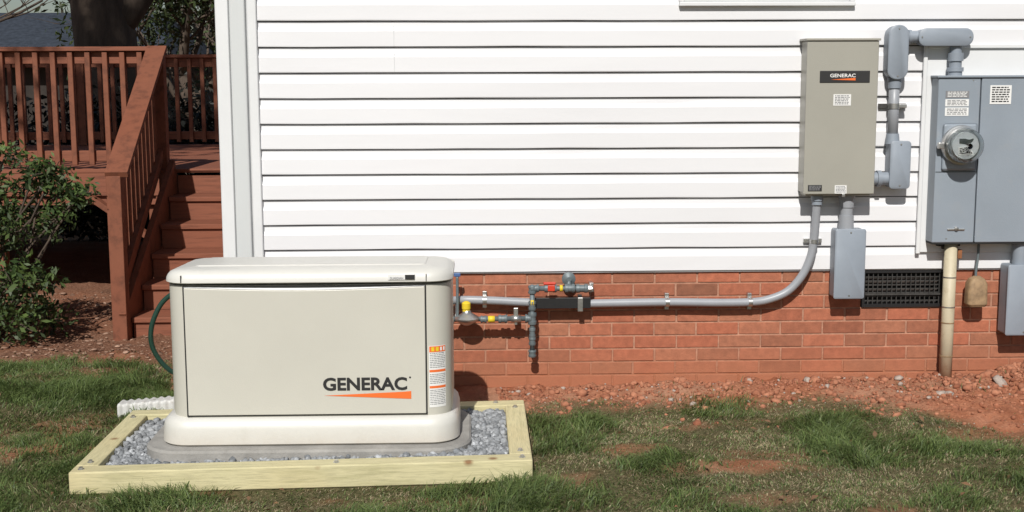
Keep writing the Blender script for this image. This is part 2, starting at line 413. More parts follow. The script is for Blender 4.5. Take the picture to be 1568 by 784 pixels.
# ------------------------------------------------------------------ generator
P_=empty('concrete_pad')
loft('slab',[(*pad,.16,-.01),(*pad,.16,.086),(pad[0]+.008,pad[1]-.008,pad[2]+.008,pad[3]-.008,.155,.095)],M_conc,P_,seg=12)
E=empty('standby_generator')
def rr(i,z,r,base): x0,x1,y0,y1=base; return (x0+i,x1-i,y0+i,y1-i,max(r-i,.02),z)
B=(-1.282,-.076,-1.305,-.715)
loft('base_skirt',[rr(.012,.0955,.12,B),rr(0,.104,.12,B),rr(.004,.165,.12,B),rr(.010,.188,.12,B),rr(.022,.200,.12,B),rr(.036,.207,.12,B),rr(.055,.209,.12,B)],M_gen2,E)
body=(-1.236,-.104,-1.272,-.745)
loft('cabinet',[rr(.004,.205,.095,body),rr(0,.225,.095,body),rr(0,.742,.095,body),rr(.02,.746,.095,body)],M_gen,E)
loft('lid_gasket',[rr(.012,.744,.095,body),rr(.012,.762,.095,body)],M_gap,E)
lid=(-1.245,-.096,-1.292,-.735)
zf=lambda x,y,z: (-.022*(y+1.27)/.52 if z>.78 else 0)
loft('lid',[rr(.006,.753,.10,lid),rr(0,.757,.10,lid),rr(.002,.772,.10,lid),rr(.008,.786,.10,lid),rr(.018,.797,.10,lid),rr(.034,.804,.10,lid),rr(.06,.808,.10,lid),rr(.11,.811,.10,lid),rr(.115,.8155,.10,lid),rr(.2,.8175,.10,lid)],M_gen2,E,zf)
box('door_gap',-1.166,-.203,-1.2725,-1.26,.211,.741,M_gap,E,0)
bm=bmesh.new(); nseg=24; x0,x1=-1.160,-.209
top=[]
for i in range(nseg+1):
    x=x0+(x1-x0)*i/nseg; sgn=math.sin(math.pi*i/nseg); top.append((x,.735-.012*sgn))
ring=[(x0,.217),(x1,.217)]+top[::-1]
f_=[bm.verts.new((x,-1.278,z)) for x,z in ring]; b_=[bm.verts.new((x,-1.266,z)) for x,z in ring]
bm.faces.new(f_)
for i in range(len(ring)): bm.faces.new((f_[i],f_[(i+1)%len(ring)],b_[(i+1)%len(ring)],b_[i]))
door=from_bm('front_door_panel',bm,M_gen,E)
bv=door.modifiers.new('b','BEVEL'); bv.width=.003; bv.segments=2; bv.limit_method='ANGLE'; bv.angle_limit=R(50)
bm=bmesh.new()
for i in range(nseg):
    a=top[i];b=top[i+1]
    bm.faces.new([bm.verts.new(p) for p in ((a[0],-1.277,a[1]+.0015),(b[0],-1.277,b[1]+.0015),(b[0],-1.268,.7385),(a[0],-1.268,.7385))])
from_bm('door_top_lip',bm,M_trim,E)
text('logo_lettering','GENERAC',-.620,-.284,.314,.368,-1.2795,M_ink,E,.034)
poly('logo_swoosh',[(-.618,-1.2795,.2945),(-.268,-1.2795,.278),(-.268,-1.2795,.310),(-.30,-1.2795,.3075)],M_orange,E)
lathe('registered_mark',(-.272,-1.2785,.366),(0,-1,0),[(0,.004),(.0008,.004)],M_ink,E,10)
box('lid_badge',-.352,-.246,-1.296,-1.285,.764,.787,M_white,E,.002)
box('lid_badge_chip',-.285,-.247,-1.2975,-1.286,.766,.785,M_ink,E,.001)
text('lid_badge_text','GUARDIAN',-.345,-.292,.767,.776,-1.297,M_grayink,E,.02)
boxes('lid_seams',[(-.2035,-.2005,-1.2935,-1.28,.757,.786),(-1.168,-1.165,-1.2935,-1.28,.757,.786)],M_gap,E,0)
def curved(name,t0,t1,z0,z1,off,mt):
    bm=bmesh.new(); c=(-.104-.095,-1.272+.095); r=.095+off; k=8; vs=[]
    for i in range(k+1):
        a=R(t0+(t1-t0)*i/k); vs.append([bm.verts.new((c[0]+r*math.sin(a),c[1]-r*math.cos(a),z)) for z in (z0,z1)])
    for a,b in zip(vs,vs[1:]): bm.faces.new((a[0],b[0],b[1],a[1]))
    return from_bm(name,bm,mt,E)
curved('decal_back',2,46,.240,.492,.0008,M_white)
for i,(a,b) in enumerate(((.466,.490),(.384,.394),(.318,.328))): curved('decal_header_%d'%i,3,45,a,b,.0014,M_orange)
r_=random.Random(4); zz=.460
while zz>.246:
    if not(.376<zz<.402 or .310<zz<.335):
        tt=4
        while tt<42:
            l=r_.uniform(2,9); curved('decal_print',tt,min(tt+l,44),zz,zz+.0028,.0014,M_grayink); tt+=l+1.2
    zz-=.0072
for i,a in enumerate((8,19)):
    curved('decal_symbol_%d'%i,a,a+7,.470,.487,.002,M_yellow)
for i,a in enumerate((30,38)): curved('decal_mark_%d'%i,a,a+4.5,.471,.486,.002,M_white)

# ------------------------------------------------------------------ house
Hs=empty('white_sided_house')
XR=7.5; z0=.597; pitch=.1236
zline=.7185
first=[(.0,z0),(-.014,z0+.001),(-.013,z0+.07),(-.004,zline-.009)]
rows=[first]; shadow_strips=[]
k=0
while zline+k*pitch<3.15:
    a=zline+k*pitch
    rows.append([(-.001,a-.004),(-.0165,a-.003),(-.0175,a+.001),(-.0160,a+.070),(-.0070,a+.088),(-.0035,a+pitch-.0085)])
    shadow_strips.append((-1.049,XR,-.0025,.004,a-.012,a+.001)); k+=1
rr2=random.Random(8); bm=bmesh.new()
xl=[-1.052]+[x for x in np.arange(-.8,XR,.25)]+[XR]
for row in rows:
    wob=[rr2.uniform(-.0010,.0010) for _ in xl]; wy=[rr2.uniform(-.0009,.0009) for _ in xl]
    prev=None
    for (x,w,w2) in zip(xl,wob,wy):
        cur=[bm.verts.new((x,y+(w2 if 1<i_<5 else 0),z+w)) for i_,(y,z) in enumerate(row)]
        if prev:
            for i in range(len(row)-1): bm.faces.new((prev[i],cur[i],cur[i+1],prev[i+1]))
        prev=cur
o=from_bm('siding',bm,M_siding,Hs)
boxes('lap_shadow_strips',shadow_strips,M_lapshade,Hs,0)  # dark strips added to deepen the shadow line below each lap
boxes('siding_laps',[(-.395,-.3935,-.0195,-.017,zline+pitch*8-.001,zline+pitch*9-.03),(-.395,-.3935,-.0195,-.017,zline+pitch*7-.001,zline+pitch*8-.03)],M_post,Hs,0)
bm=bmesh.new(); pf=[(-1.247,.10),(-1.247,-.030),(-1.243,-.034),(-1.187,-.034),(-1.184,-.030),(-1.181,-.018),(-1.176,-.018),(-1.172,-.024),(-1.16,-.026),(-1.12,-.026),(-1.108,-.022),(-1.104,-.016),(-1.099,-.016),(-1.095,-.030),(-1.090,-.034),(-1.054,-.034),(-1.050,-.030),(-1.050,.0)]
a=[bm.verts.new((x,y,.58)) for x,y in pf]; b=[bm.verts.new((x,y,3.2)) for x,y in pf]
for i in range(len(pf)-1): bm.faces.new((a[i],a[i+1],b[i+1],b[i]))
bm.faces.new(a)
from_bm('corner_post',bm,M_trim,Hs)
box('downspout',-1.178,-1.103,-.042,-.016,.55,3.15,M_post,Hs,.008,3)
box('starter_trim',-1.05,XR,-.004,.02,.588,.5965,M_trim,Hs,0)
box('wall_core',-1.20,XR,.07,8.9,-.3,3.2,M_mortar,Hs,0)
box('side_wall',-1.246,-1.205,.10,9,.58,3.2,M_siding,Hs,0)
boxes('side_wall_laps',[(-1.256,-1.246,.10,9,.60+i*.1236,.604+i*.1236) for i in range(21)],M_trim,Hs,0)
bm=bmesh.new(); A=[(-1.6,-.35,3.15),(XR+.3,-.35,3.15),(XR+.3,4.5,5.6),(-1.6,4.5,5.6),(-1.6,9.35,3.15),(XR+.3,9.35,3.15)]
v=[bm.verts.new(p) for p in A]; bm.faces.new(v[:4]); bm.faces.new((v[3],v[2],v[5],v[4])); bm.faces.new((v[0],v[1],v[5],v[4])); bm.faces.new((v[0],v[3],v[4])); bm.faces.new((v[1],v[5],v[2]))
from_bm('roof',bm,M_shingle,Hs)
bm=bmesh.new(); colr=[]; hC=.0665; br=random.Random(5)
vent=(1.935,2.345,.400,.592)
zt=.5915; row=0
def add_brick(x0,x1,z0_,z1_):
    n0=len(bm.verts); bbox_bm(bm,x0,x1,.008+br.uniform(-.0012,.0012),.06,z0_,z1_,.0018,1)
    s=br.uniform(.86,1.13); h=br.random()
    c=(.40*s*(1-.10*h),.128*s*(1+.14*h),.069*s*(1+.2*h))
    if br.random()<.05: c=tuple(x*.78 for x in c)
    colr.extend([c]*(len(bm.verts)-n0))
while zt>-.12:
    zb=zt-hC+.0085; off=(row%2)*.107+br.uniform(-.006,.006); x=-1.24-off
    while x<XR:
        a,b=x,x+.2045+br.uniform(-.002,.002); x+=.2135
        a=max(a,-1.24)
        if b-a<.02 or a>5: continue
        segs=[(a,b)]
        if zt>vent[2] and a<vent[1] and b>vent[0]:
            segs=[s for s in ((a,vent[0]-.004),(vent[1]+.004,b)) if s[1]-s[0]>.015]
        for s in segs: add_brick(s[0],s[1],zb,zt)
    zt-=hC; row+=1
bm.verts.index_update(); bmesh.ops.recalc_face_normals(bm,faces=bm.faces)
me=bpy.data.meshes.new('foundation_bricks'); bm.to_mesh(me)
a=me.color_attributes.new('Col','FLOAT_COLOR','POINT')
a.data.foreach_set('color',np.array([(*c,1) for c in colr],np.float32).ravel()); bm.free()
link('foundation_bricks',me,M_brick,Hs)
boxes('foundation_mortar',[(-1.239,vent[0]-.004,.0125,.069,-.3,.594),(vent[1]+.004,XR,.0125,.069,-.3,.594),(vent[0]-.004,vent[1]+.004,.0125,.069,-.3,vent[2]-.002)],M_mortar,Hs,0)
box('vent_void',vent[0]-.004,vent[1]+.004,.062,.069,vent[2]-.002,.594,M_gap,Hs,0)
vx0,vx1,vz0,vz1=vent
lst=[(vx0,vx1,-.004,.02,vz1-.018,vz1),(vx0,vx1,-.004,.02,vz0,vz0+.016),(vx0,vx0+.014,-.004,.02,vz0+.016,vz1-.018),(vx1-.014,vx1,-.004,.02,vz0+.016,vz1-.018)]
boxes('vent_frame',lst,M_black,Hs,.001)
M_grille=mat('vent_grille_metal',(.07,.068,.065),.5,.4,.3,20)
M_louver=mat('vent_damper',(.05,.038,.032),.7,.2,.4,12)
boxes('vent_damper',[(vx0+.02,vx1-.02,.03,.036,vz0+.05,vz0+.088),(vx0+.02,vx1-.02,.03,.036,vz0+.105,vz0+.145)],M_louver,Hs,0)
boxes('vent_grille',[(x,x+.004,.004,.010,vz0+.016,vz1-.018) for x in np.arange(vx0+.03,vx1-.02,.024)]+[(vx0+.014,vx1-.014,.010,.014,z,z+.005) for z in np.arange(vz0+.03,vz1-.03,.020)]+[(vx0+.014,vx1-.014,-.006,.002,vz0+.062,vz0+.070)],M_grille,Hs,0)
box('window_sill',.985,1.842,-.045,.0,1.892,1.912,M_trim,Hs,.004)
box('window_bottom_rail',1.01,1.815,-.034,.0,1.9125,1.945,M_post,Hs,.003)
box('window_jamb_left',.985,1.0095,-.040,.0,1.9125,2.9,M_trim,Hs,.003)
box('window_jamb_right',1.8155,1.842,-.040,.0,1.9125,2.9,M_trim,Hs,.003)
box('window_head',.985,1.842,-.040,.0,2.9005,2.96,M_trim,Hs,.003)
box('window_pane',1.01,1.815,-.022,.0,1.9455,2.9,M_glasspane,Hs,0)
box('window_meeting_rail',1.01,1.815,-.030,-.0225,2.40,2.43,M_trim,Hs,.002)

# ------------------------------------------------------------------ flexible conduit
E=empty('flexible_conduit')
pts=crom([(-.42,-.62,.46),(-.25,-.25,.462),(-.12,-.06,.462),(.036,-.045,.460),(.27,-.045,.447),(.503,-.045,.440),(.945,-.045,.443),(1.20,-.045,.438),(1.360,-.045,.440),(1.45,-.045,.452),(1.545,-.045,.492),(1.615,-.048,.570),(1.655,-.052,.665),(1.668,-.06,.76),(1.670,-.075,.87),(1.670,-.085,.955)],8)
tube('hose_body',pts,.0205,M_lfmc,E,18)
lathe('upper_fitting',(1.670,-.085,.93),(0,0,1),[(0,.026),(.02,.026),(.0205,.031),(.045,.031),(.0455,.024),(.075,.024)],M_pvc,E,12)
for i,(x,z,v_) in enumerate(((.036,.460,0),(.51,.440,0),(.945,.443,0),(1.36,.440,0),(1.668,.745,1))):
    ax=(0,0,1) if v_ else (1,0,0); y=-.058 if v_ else -.045
    p=Vector((x,y,z))-Vector(ax)*.010
    lathe('strap_%d'%i,p,ax,[(0,.0225),(.020,.0225)],M_zinc,E,18)
    if v_: box('strap_tab_%d'%i,x-.045,x+.045,-.036,-.0185,z-.010,z+.010,M_zinc,E,.001)
    else: box('strap_tab_%d'%i,x-.010,x+.010,-.030,.0,z-.040,z+.042,M_zinc,E,.001)
box('black_support_channel',.283,.560,-.074,-.069,.420,.474,M_black,E,.002)
boxes('black_channel_lips',[(.283,.560,-.0685,-.045,.4685,.473),(.283,.560,-.0685,-.045,.4205,.425)],M_black,E,0)
box('channel_strap',.496,.522,-.079,-.0745,.405,.475,M_zinc,E,.002)

# ------------------------------------------------------------------ gas piping
E=empty('gas_piping'); yg=-.095
def pipe(nm,a,b,r=.0125,m=M_gas): return tube(nm,[a,b],r,m,E,14)
def fit(nm,p,ax,l,r,m=M_gas,n=12): 
    p=Vector(p)-Vector(ax)*l/2
    return lathe(nm,p,ax,[(0,r*.93),(l*.08,r),(l*.3,r),(l*.32,r*.86),(l*.68,r*.86),(l*.70,r),(l*.92,r),(l,r*.93)],m,E,n)
pipe('supply_run',(-.35,yg,.374),(.27,yg,.376))
pipe('drip_leg',(.27,yg,.20),(.27,yg,.526))
pipe('upper_run',(.27,yg,.526),(.545,yg,.523))
fit('tee_run',(.27,yg,.376),(0,0,1),.06,.0215); fit('tee_branch',(.25,yg,.376),(1,0,0),.03,.0215)
fit('elbow_a',(.27,yg,.520),(0,0,1),.04,.020); fit('elbow_b',(.283,yg,.526),(1,0,0),.04,.020)
fit('drip_cap',(.27,yg,.20),(0,0,1),.035,.020); fit('coupling_low',(.27,yg,.262),(0,0,1),.04,.018); fit('nipple_band',(.27,yg,.305),(0,0,1),.05,.0165)
fit('coupling_mid',(.27,yg,.44),(0,0,1),.045,.019)
pipe('yellow_tape_b',(.262,yg,.455),(.278,yg,.4551),.0185,M_yellow)
fit('valve_body',(.36,yg,.526),(1,0,0),.06,.021)
box('valve_handle',.325,.385,yg-.014,yg+.014,.545,.556,M_red,E,.003); box('valve_handle_stem',.350,.364,yg-.006,yg+.006,.53,.546,M_red,E,.001)
box('valve_handle_front',.345,.380,yg-.028,yg-.022,.515,.545,M_red,E,.003)
pipe('yellow_tape_a',(.405,yg,.525),(.42,yg,.525),.0165,M_yellow)
fit('union',(.455,yg,.525),(1,0,0),.05,.023); fit('end_tee',(.515,yg,.524),(1,0,0),.06,.022)
lathe('end_plug',(.545,yg,.523),(1,0,0),[(0,.018),(.016,.018),(.0165,.010),(.022,.010)],M_zinc,E,8)
pipe('gas_stub',(.455,yg+.002,.53),(.455,0.01,.53),.0125)
lathe('pressure_test_port',(.452,yg+.05,.566),(0,-1,0),[(0,.030),(.006,.034),(.020,.034),(.026,.026),(.032,.012),(.04,.012)],M_gas,E,20)
pipe('port_neck',(.452,yg+.02,.52),(.452,yg+.02,.56),.011)
lathe('regulator_body',(-.052,yg,.345),(0,0,1),[(0,.018),(.008,.030),(.018,.048),(.026,.060),(.031,.064),(.037,.064),(.041,.058),(.052,.040),(.062,.024),(.075,.018)],M_zinc,E,28)
lathe('regulator_cap',(-.055,yg,.415),(0,0,1),[(0,.019),(.012,.019),(.0125,.022),(.040,.022),(.046,.016),(.05,.008)],M_yellow,E,14)
fit('regulator_nut_a',(.03,yg,.374),(1,0,0),.03,.019); pipe('yellow_tape_c',(.052,yg,.374),(.085,yg,.374),.0165,M_yellow)
fit('union_b',(.125,yg,.375),(1,0,0),.045,.021)
pipe('chrome_valve',(.165,yg,.375),(.215,yg,.375),.0175,M_zinc)
box('valve_tab',.178,.20,yg-.008,yg+.004,.388,.43,M_zinc,E,.002); box('pipe_strap',.182,.196,yg,-.0,.345,.36,M_zinc,E,.001)
fit('regulator_nut_b',(-.13,yg,.374),(1,0,0),.03,.019)
tube('vent_tube',crom([(-.105,yg,.375),(-.098,yg,.42),(-.098,yg,.52),(-.098,yg,.590)],4),.0075,M_gas,E,10)
M_blue=mat('blue_valve',(.06,.12,.28),.5)
box('vent_tube_cap',-.114,-.082,yg-.010,yg+.010,.588,.606,M_blue,E,.003)
box('pipe_standoff_a',.555,.575,-.06,.006,.50,.545,M_zinc,E,.001)
box('wall_tag',-.112,-.100,-.012,.003,.36,.43,M_white,E,0)

# ------------------------------------------------------------------ transfer switch
E=empty('transfer_switch_cabinet')
yf=-.150
box('cabinet_body',1.590,1.925,yf+.012,-.019,.992,1.722,M_steel,E,.004)
box('cabinet_door',1.584,1.931,yf,yf+.0115,.986,1.722,M_steel,E,.005,3)
box('rain_hood',1.578,1.937,yf-.008,-.019,1.7225,1.734,M_steel,E,.003)
box('bottom_flange',1.60,1.916,yf+.02,-.02,.978,.9915,M_steel,E,.001)
box('name_plate',1.648,1.890,yf-.003,yf+.001,1.523,1.580,M_ink,E,.002)
text('name_text','GENERAC',1.697,1.820,1.549,1.566,yf-.004,M_white,E,.02)
poly('name_swoosh',[(1.700,yf-.004,1.538),(1.820,yf-.004,1.534),(1.820,yf-.004,1.546)],M_orange,E)
label('door_label',1.717,1.802,1.414,1.468,yf-.001,E,6,seed=1)
label('rating_label',1.606,1.674,1.002,1.032,yf-.001,E,4,bg=M_ink,ink=M_grayink,seed=2)
label('serial_label',1.737,1.795,.990,1.030,yf-.001,E,5,seed=3)
box('latch',1.772,1.787,yf-.01,yf+.01,.974,.989,M_zinc,E,.002)
def lb(nm,x0,x1,z0_,z1_,y0=-.088,y1=-.022,r=.028,cover=True):
    bm=bmesh.new(); n=20
    w=x1-x0;h=z1_-z0_; r=min(r,w/2-.001,h/2-.001)
    ring=rrect(x0,x1,z0_,z1_,r,6)
    def rg(i,y): 
        cx=(x0+x1)/2;cz=(z0_+z1_)/2
        return [bm.verts.new((cx+(a-cx)*(1-2*i/w),y,cz+(b-cz)*(1-2*i/h))) for a,b in ring]
    Rg=[rg(.004,y1),rg(0,y1-.004),rg(0,y0+.010),rg(-.003,y0+.010),rg(-.003,y0+.003),rg(.001,y0)]
    for a,b in zip(Rg,Rg[1:]):
        for k in range(len(a)): bm.faces.new((a[k],a[(k+1)%len(a)],b[(k+1)%len(a)],b[k]))
    bm.faces.new(Rg[0]); bm.faces.new(Rg[-1])
    o=from_bm(nm,bm,M_pvc,CE)
    for f in o.data.polygons: f.use_smooth=True
    try:o.data.set_sharp_from_angle(angle=R(35))
    except Exception: pass
    cx=(x0+x1)/2; cz=(z0_+z1_)/2
    for s in (-1,1):
        p=(cx,y0-.001,cz+s*(h/2-.014)) if h>w else (cx+s*(w/2-.014),y0-.001,cz)
        lathe(nm+'_screw',p,(0,-1,0),[(0,.0045),(.002,.004)],M_zinc,CE,10)
CE=empty('service_conduit')
lb('upper_access_fitting',1.993,2.086,1.540,1.795,-.105,-.022,.045)
lb('horizontal_access_fitting',2.138,2.400,1.700,1.779,-.105,-.022,.038)
lathe('joining_coupling',(2.080,-.06,1.742),(1,0,0),[(0,.030),(.016,.030),(.0165,.034),(.03,.034),(.0305,.028),(.062,.028)],M_pvc,CE)
lathe('drop_coupling',(2.335,-.06,1.71),(0,0,-1),[(0,.028),(.045,.028),(.0455,.037),(.085,.037),(.0855,.030),(.115,.030),(.1155,.040),(.135,.040),(.1355,.034),(.165,.034)],M_pvc,CE)
tube('riser_pipe',[(2.040,-.06,1.55),(2.040,-.06,1.23)],.0255,M_lfmc,CE,20)
lathe('riser_socket',(2.040,-.06,1.545),(0,0,-1),[(0,.034),(.05,.031)],M_pvc,CE)
lb('lower_access_fitting',2.020,2.115,1.010,1.238,-.112,-.022,.018)
lathe('lower_socket',(2.040,-.06,1.225),(0,0,1),[(0,.036),(.05,.030)],M_pvc,CE)
lathe('box_connector',(2.03,-.07,1.055),(-1,0,0),[(0,.032),(.045,.032),(.0455,.040),(.065,.040),(.0655,.032),(.10,.032)],M_pvc,CE)
box('strut_channel',1.975,2.110,-.034,-.0175,1.398,1.420,M_grille,CE,.001)
lathe('strut_clamp',(2.040,-.06,1.396),(0,0,1),[(0,.029),(.026,.029)],M_zinc,CE); box('clamp_bolt',2.062,2.10,-.078,-.05,1.400,1.418,M_zinc,CE,.003)
lathe('bottom_connector',(1.822,-.07,.985),(0,0,-1),[(0,.040),(.03,.040),(.0305,.036),(.07,.034),(.0705,.030),(.11,.030),(.1105,.036),(.19,.038)],M_lfmc,CE)
lb('junction_body',1.762,1.908,.467,.808,-.115,-.020,.010)
lb('right_junction_body',2.625,2.80,.277,.625,-.125,-.018,.010)
lathe('right_junction_pipe',(2.70,-.065,.74),(0,0,-1),[(0,.036),(.115,.036),(.1155,.040),(.13,.040)],M_pvc,CE)

# ------------------------------------------------------------------ meter panel
E=empty('electric_meter_panel')
box('mounting_board',2.192,3.30,-.030,-.0182,.682,1.70,M_trim,E,.003)
boxes('board_trim',[(2.186,2.206,-.044,-.0305,.676,1.705),(2.2065,3.30,-.044,-.0305,1.686,1.705)],M_trim,E,.003)
yf=-.125
box('meter_compartment',2.234,2.440,yf,-.031,.742,1.545,M_meter,E,.005)
box('breaker_compartment',2.4445,3.05,yf-.002,-.031,.742,1.545,M_meter,E,.005)
box('top_hood',2.226,3.06,yf-.010,-.031,1.5455,1.556,M_meter,E,.002)
box('bottom_lip',2.236,3.05,yf+.006,-.035,.733,.7415,M_gap,E,.001)
box('meter_cover_seam',2.236,2.438,yf-.0015,yf+.001,1.0885,1.0915,M_gap,E,0)
mc=(2.345,yf,1.222)
box('meter_base_pan',2.262,2.428,yf-.018,yf-.0005,1.098,1.325,M_meter,E,.012,3)
lathe('meter_ring',(mc[0],yf-.016,mc[2]),(0,-1,0),[(0,.094),(.012,.097),(.026,.094),(.028,.086)],M_zinc,E,40)
lathe('meter_base',(mc[0],yf-.03,mc[2]),(0,-1,0),[(0,.082),(.040,.078),(.041,.074)],mat('meter_grey_plastic',(.22,.235,.24),.4),E,40)
lathe('meter_face',(mc[0],yf-.070,mc[2]),(0,-1,0),[(0,.066),(.020,.064)],mat('meter_face',(.58,.60,.61),.5),E,40)
box('meter_display',mc[0]-.032,mc[0]+.036,yf-.0925,yf-.0902,mc[2]+.010,mc[2]+.034,mat('lcd',(.05,.06,.05),.3),E,0)
label('meter_text',mc[0]-.035,mc[0]+.038,mc[2]-.045,mc[2]-.006,yf-.0915,E,4,ink=M_ink,seed=12)
mg,t,b=nt('meter_glass'); b.inputs['Transmission Weight'].default_value=1; b.inputs['Roughness'].default_value=.02; b.inputs['IOR'].default_value=1.35; b.inputs['Base Color'].default_value=(.93,.96,.96,1)
bm=bmesh.new()
pr=[(.018,.087),(.075,.085),(.098,.080),(.108,.068),(.112,.04),(.113,.002)]; n_=40; rings=[]
for d,r in pr: rings.append([bm.verts.new((mc[0]+r*math.cos(2*math.pi*k/n_),yf-.016-d,mc[2]+r*math.sin(2*math.pi*k/n_))) for k in range(n_)])
for A_,B_ in zip(rings,rings[1:]):
    for k in range(n_): bm.faces.new((A_[k],A_[(k+1)%n_],B_[(k+1)%n_],B_[k]))
gl=from_bm('meter_glass',bm,mg,E,True)
sm=gl.modifiers.new('s','SOLIDIFY'); sm.thickness=.002
box('meter_seal',2.232,2.262,yf-.045,yf-.016,1.205,1.235,M_zinc,E,.004)
label('meter_label_a',2.270,2.385,1.448,1.482,yf-.001,E,4,bg=M_grayink,ink=M_white,seed=4)
label('meter_label_c',2.270,2.385,1.408,1.442,yf-.001,E,4,seed=5)
label('meter_label_d',2.270,2.385,1.362,1.402,yf-.001,E,4,seed=15)
label('breaker_label',2.486,2.590,1.418,1.508,yf-.003,E,7,bg=M_white,ink=M_ink,seed=6)
box('panel_latch',2.306,2.392,yf-.006,yf,.803,.812,M_zinc,E,.002); lathe('panel_latch_knob',(2.35,yf,.812),(0,-1,0),[(0,.012),(.010,.010),(.012,.003)],M_zinc,E,14)
boxes('panel_screws',[(2.30,2.306,yf-.002,yf,.76,.766),(2.40,2.406,yf-.002,yf,1.53,1.536)],M_zinc,E,0)
box('hanger_bracket',2.288,2.40,-.06,-.02,.716,.732,M_gap,E,.001)

E=empty('service_entrance_pipe')
tube('pipe',[(2.350,-.07,-.05),(2.350,-.07,.735)],.031,M_cream,E,24)
for i,z in enumerate((.41,.33,.56,.16)): lathe('band_%d'%i,(2.350,-.07,z),(0,0,1),[(0,.0325),(.006,.0325)],M_brownbox if i%2 else M_zinc,E,24)
box('pipe_clip',2.315,2.385,-.045,.006,.70,.725,M_grille,E,.002)
box('rust_bracket',2.384,2.405,-.08,-.05,.655,.70,mat('rust',(.30,.12,.05),.9,0,.3,30),E,.004)
E=empty('hanging_weathered_box')
tube('cable',crom([(2.497,-.05,.735),(2.495,-.052,.66),(2.488,-.055,.60),(2.487,-.055,.56)],6),.0065,M_gas,E,10)
loft('shell',[(2.445,2.530,-.100,-.035,.018,.415),(2.437,2.538,-.108,-.028,.022,.428),(2.440,2.535,-.106,-.028,.022,.53),(2.452,2.523,-.098,-.036,.02,.553),(2.475,2.505,-.08,-.05,.01,.566)],M_brownbox,E)

# ------------------------------------------------------------------ downspout extension + hose
E=empty('corrugated_drain_tube')
P0=Vector((-1.675,-.42,.022)); P1=Vector((-1.20,-.36,.045))
bm=bmesh.new(); R_=[]; npt=110
for i in range(npt):
    c=P0.lerp(P1,i/(npt-1)); gq=.003*math.sin(i*.8)
    R_.append([bm.verts.new((c.x,c.y+a_,c.z+b_)) for a_,b_ in rrect(-.045-gq,.045+gq,-.034-gq,.034+gq,.012,3)])
for a_,b_ in zip(R_,R_[1:]):
    for k in range(len(a_)): bm.faces.new((a_[k],a_[(k+1)%len(a_)],b_[(k+1)%len(a_)],b_[k]))
bm.faces.new(R_[0]);bm.faces.new(R_[-1])
from_bm('tube',bm,M_tube,E)
E=empty('garden_hose')
tube('hose',crom([(-1.15,-.55,.62),(-1.30,-.52,.62),(-1.42,-.50,.56),(-1.478,-.50,.47),(-1.497,-.50,.38),(-1.480,-.49,.30),(-1.425,-.47,.22),(-1.33,-.44,.16)],8),.0115,M_hose,E,10)
# ------------------------------------------------------------------ deck with stairs
D=empty('wooden_deck')
fl=.885; yF=3.32; yB=6.8; xL=-7.5; xRt=-1.30
boxes('floor_boards',[(xL,xRt,y,y+.132,fl-.028,fl) for y in np.arange(yF-.03,yB,.138)],M_deckX,D,.003)
boxes('rim_joists',[(xL,-2.36,yF,yF+.04,fl-.27,fl-.029),(xL,xRt,yB-.04,yB,fl-.27,fl-.029)],M_deckX,D,.003)
boxes('rim_band',[(xL,-2.36,yF-.03,yF-.001,fl-.20,fl-.03)],M_deckX,D,.003)
posts=[(x,y) for x in (-7.2,-5.4,-3.60,-2.42) for y in (yF+.02,yB-.14)]
boxes('deck_posts',[(x-.045,x+.045,y+.022,y+.112,-1.0,fl-.03) for x,y in posts],M_deck,D,.004)
def rail_run(nm,x0,x1,y,side=-1):
    l=[(x0,x1,y-.07,y+.07,1.752,1.785),(x0,x1,y-.02,y+.018,1.66,1.7515),(x0,x1,y-.02,y+.018,fl+.055,fl+.135)]
    boxes(nm+'_rails',l,M_deckX,D,.004)
    boxes(nm+'_balusters',[(x,x+.038,y-.058,y-.0205,fl+.03,1.745) for x in np.arange(x0+.05,x1-.04,.127)],M_deck,D,.003)
    boxes(nm+'_posts',[(x-.045,x+.045,y-.045,y+.045,fl+.001,1.7515) for x in np.arange(x0+.05,x1,1.75)],M_deck,D,.004)
rail_run('front_rail',xL,-2.40,yF+.05); rail_run('back_rail',xL,xRt,yB-.06)
box('stair_head_post',-2.395,-2.30,yF-.02,yF+.07,.60,1.7515,M_deck,D,.004)
treads=[];risers=[]
for k in range(6):
    zt=.02+.17*k; y=1.93+.278*k
    if k<5: treads.append((-2.235,xRt,y-.02,y+.27,zt-.035,zt))
    risers.append((-2.23,xRt,y,y+.02,zt-.172,zt-.0355))
treads.append((-2.235,xRt,1.93+.278*5-.04,1.93+.278*5+.04,.868,.884))
boxes('treads',treads,M_deckX,D,.004); boxes('risers',risers,M_deckX,D,.002)
bm=bmesh.new()
beam_bm(bm,(-2.262,1.86,-.05),(-2.262,3.36,.835),.04,.27)
beam_bm(bm,(-1.32,1.86,-.05),(-1.32,3.36,.835),.03,.27)
from_bm('stringers',bm,M_deck,D)
bm=bmesh.new()
beam_bm(bm,(-2.262,1.80,.955),(-2.345,3.32,1.775),.14,.036)
beam_bm(bm,(-2.262,1.86,.90),(-2.345,3.32,1.70),.036,.085)
beam_bm(bm,(-2.285,1.86,.20),(-2.345,3.32,1.00),.036,.085)
for i in range(11):
    t=(i+.7)/11.3; x=-2.285-.06*t; y=1.86+1.46*t
    bbox_bm(bm,x-.055,x-.019,y-.019,y+.019,.10+.82*t,.955+.82*t-.02,0)
from_bm('stair_rail',bm,M_deck,D)
box('stair_newel',-2.330,-2.238,1.80,1.892,-.25,.945,M_deck,D,.004)
bm=bmesh.new(); beam_bm(bm,(-2.42,3.27,.36),(-2.95,3.27,.74),.04,.09,Vector((0,1,0)))
from_bm('brace',bm,M_deck,D)

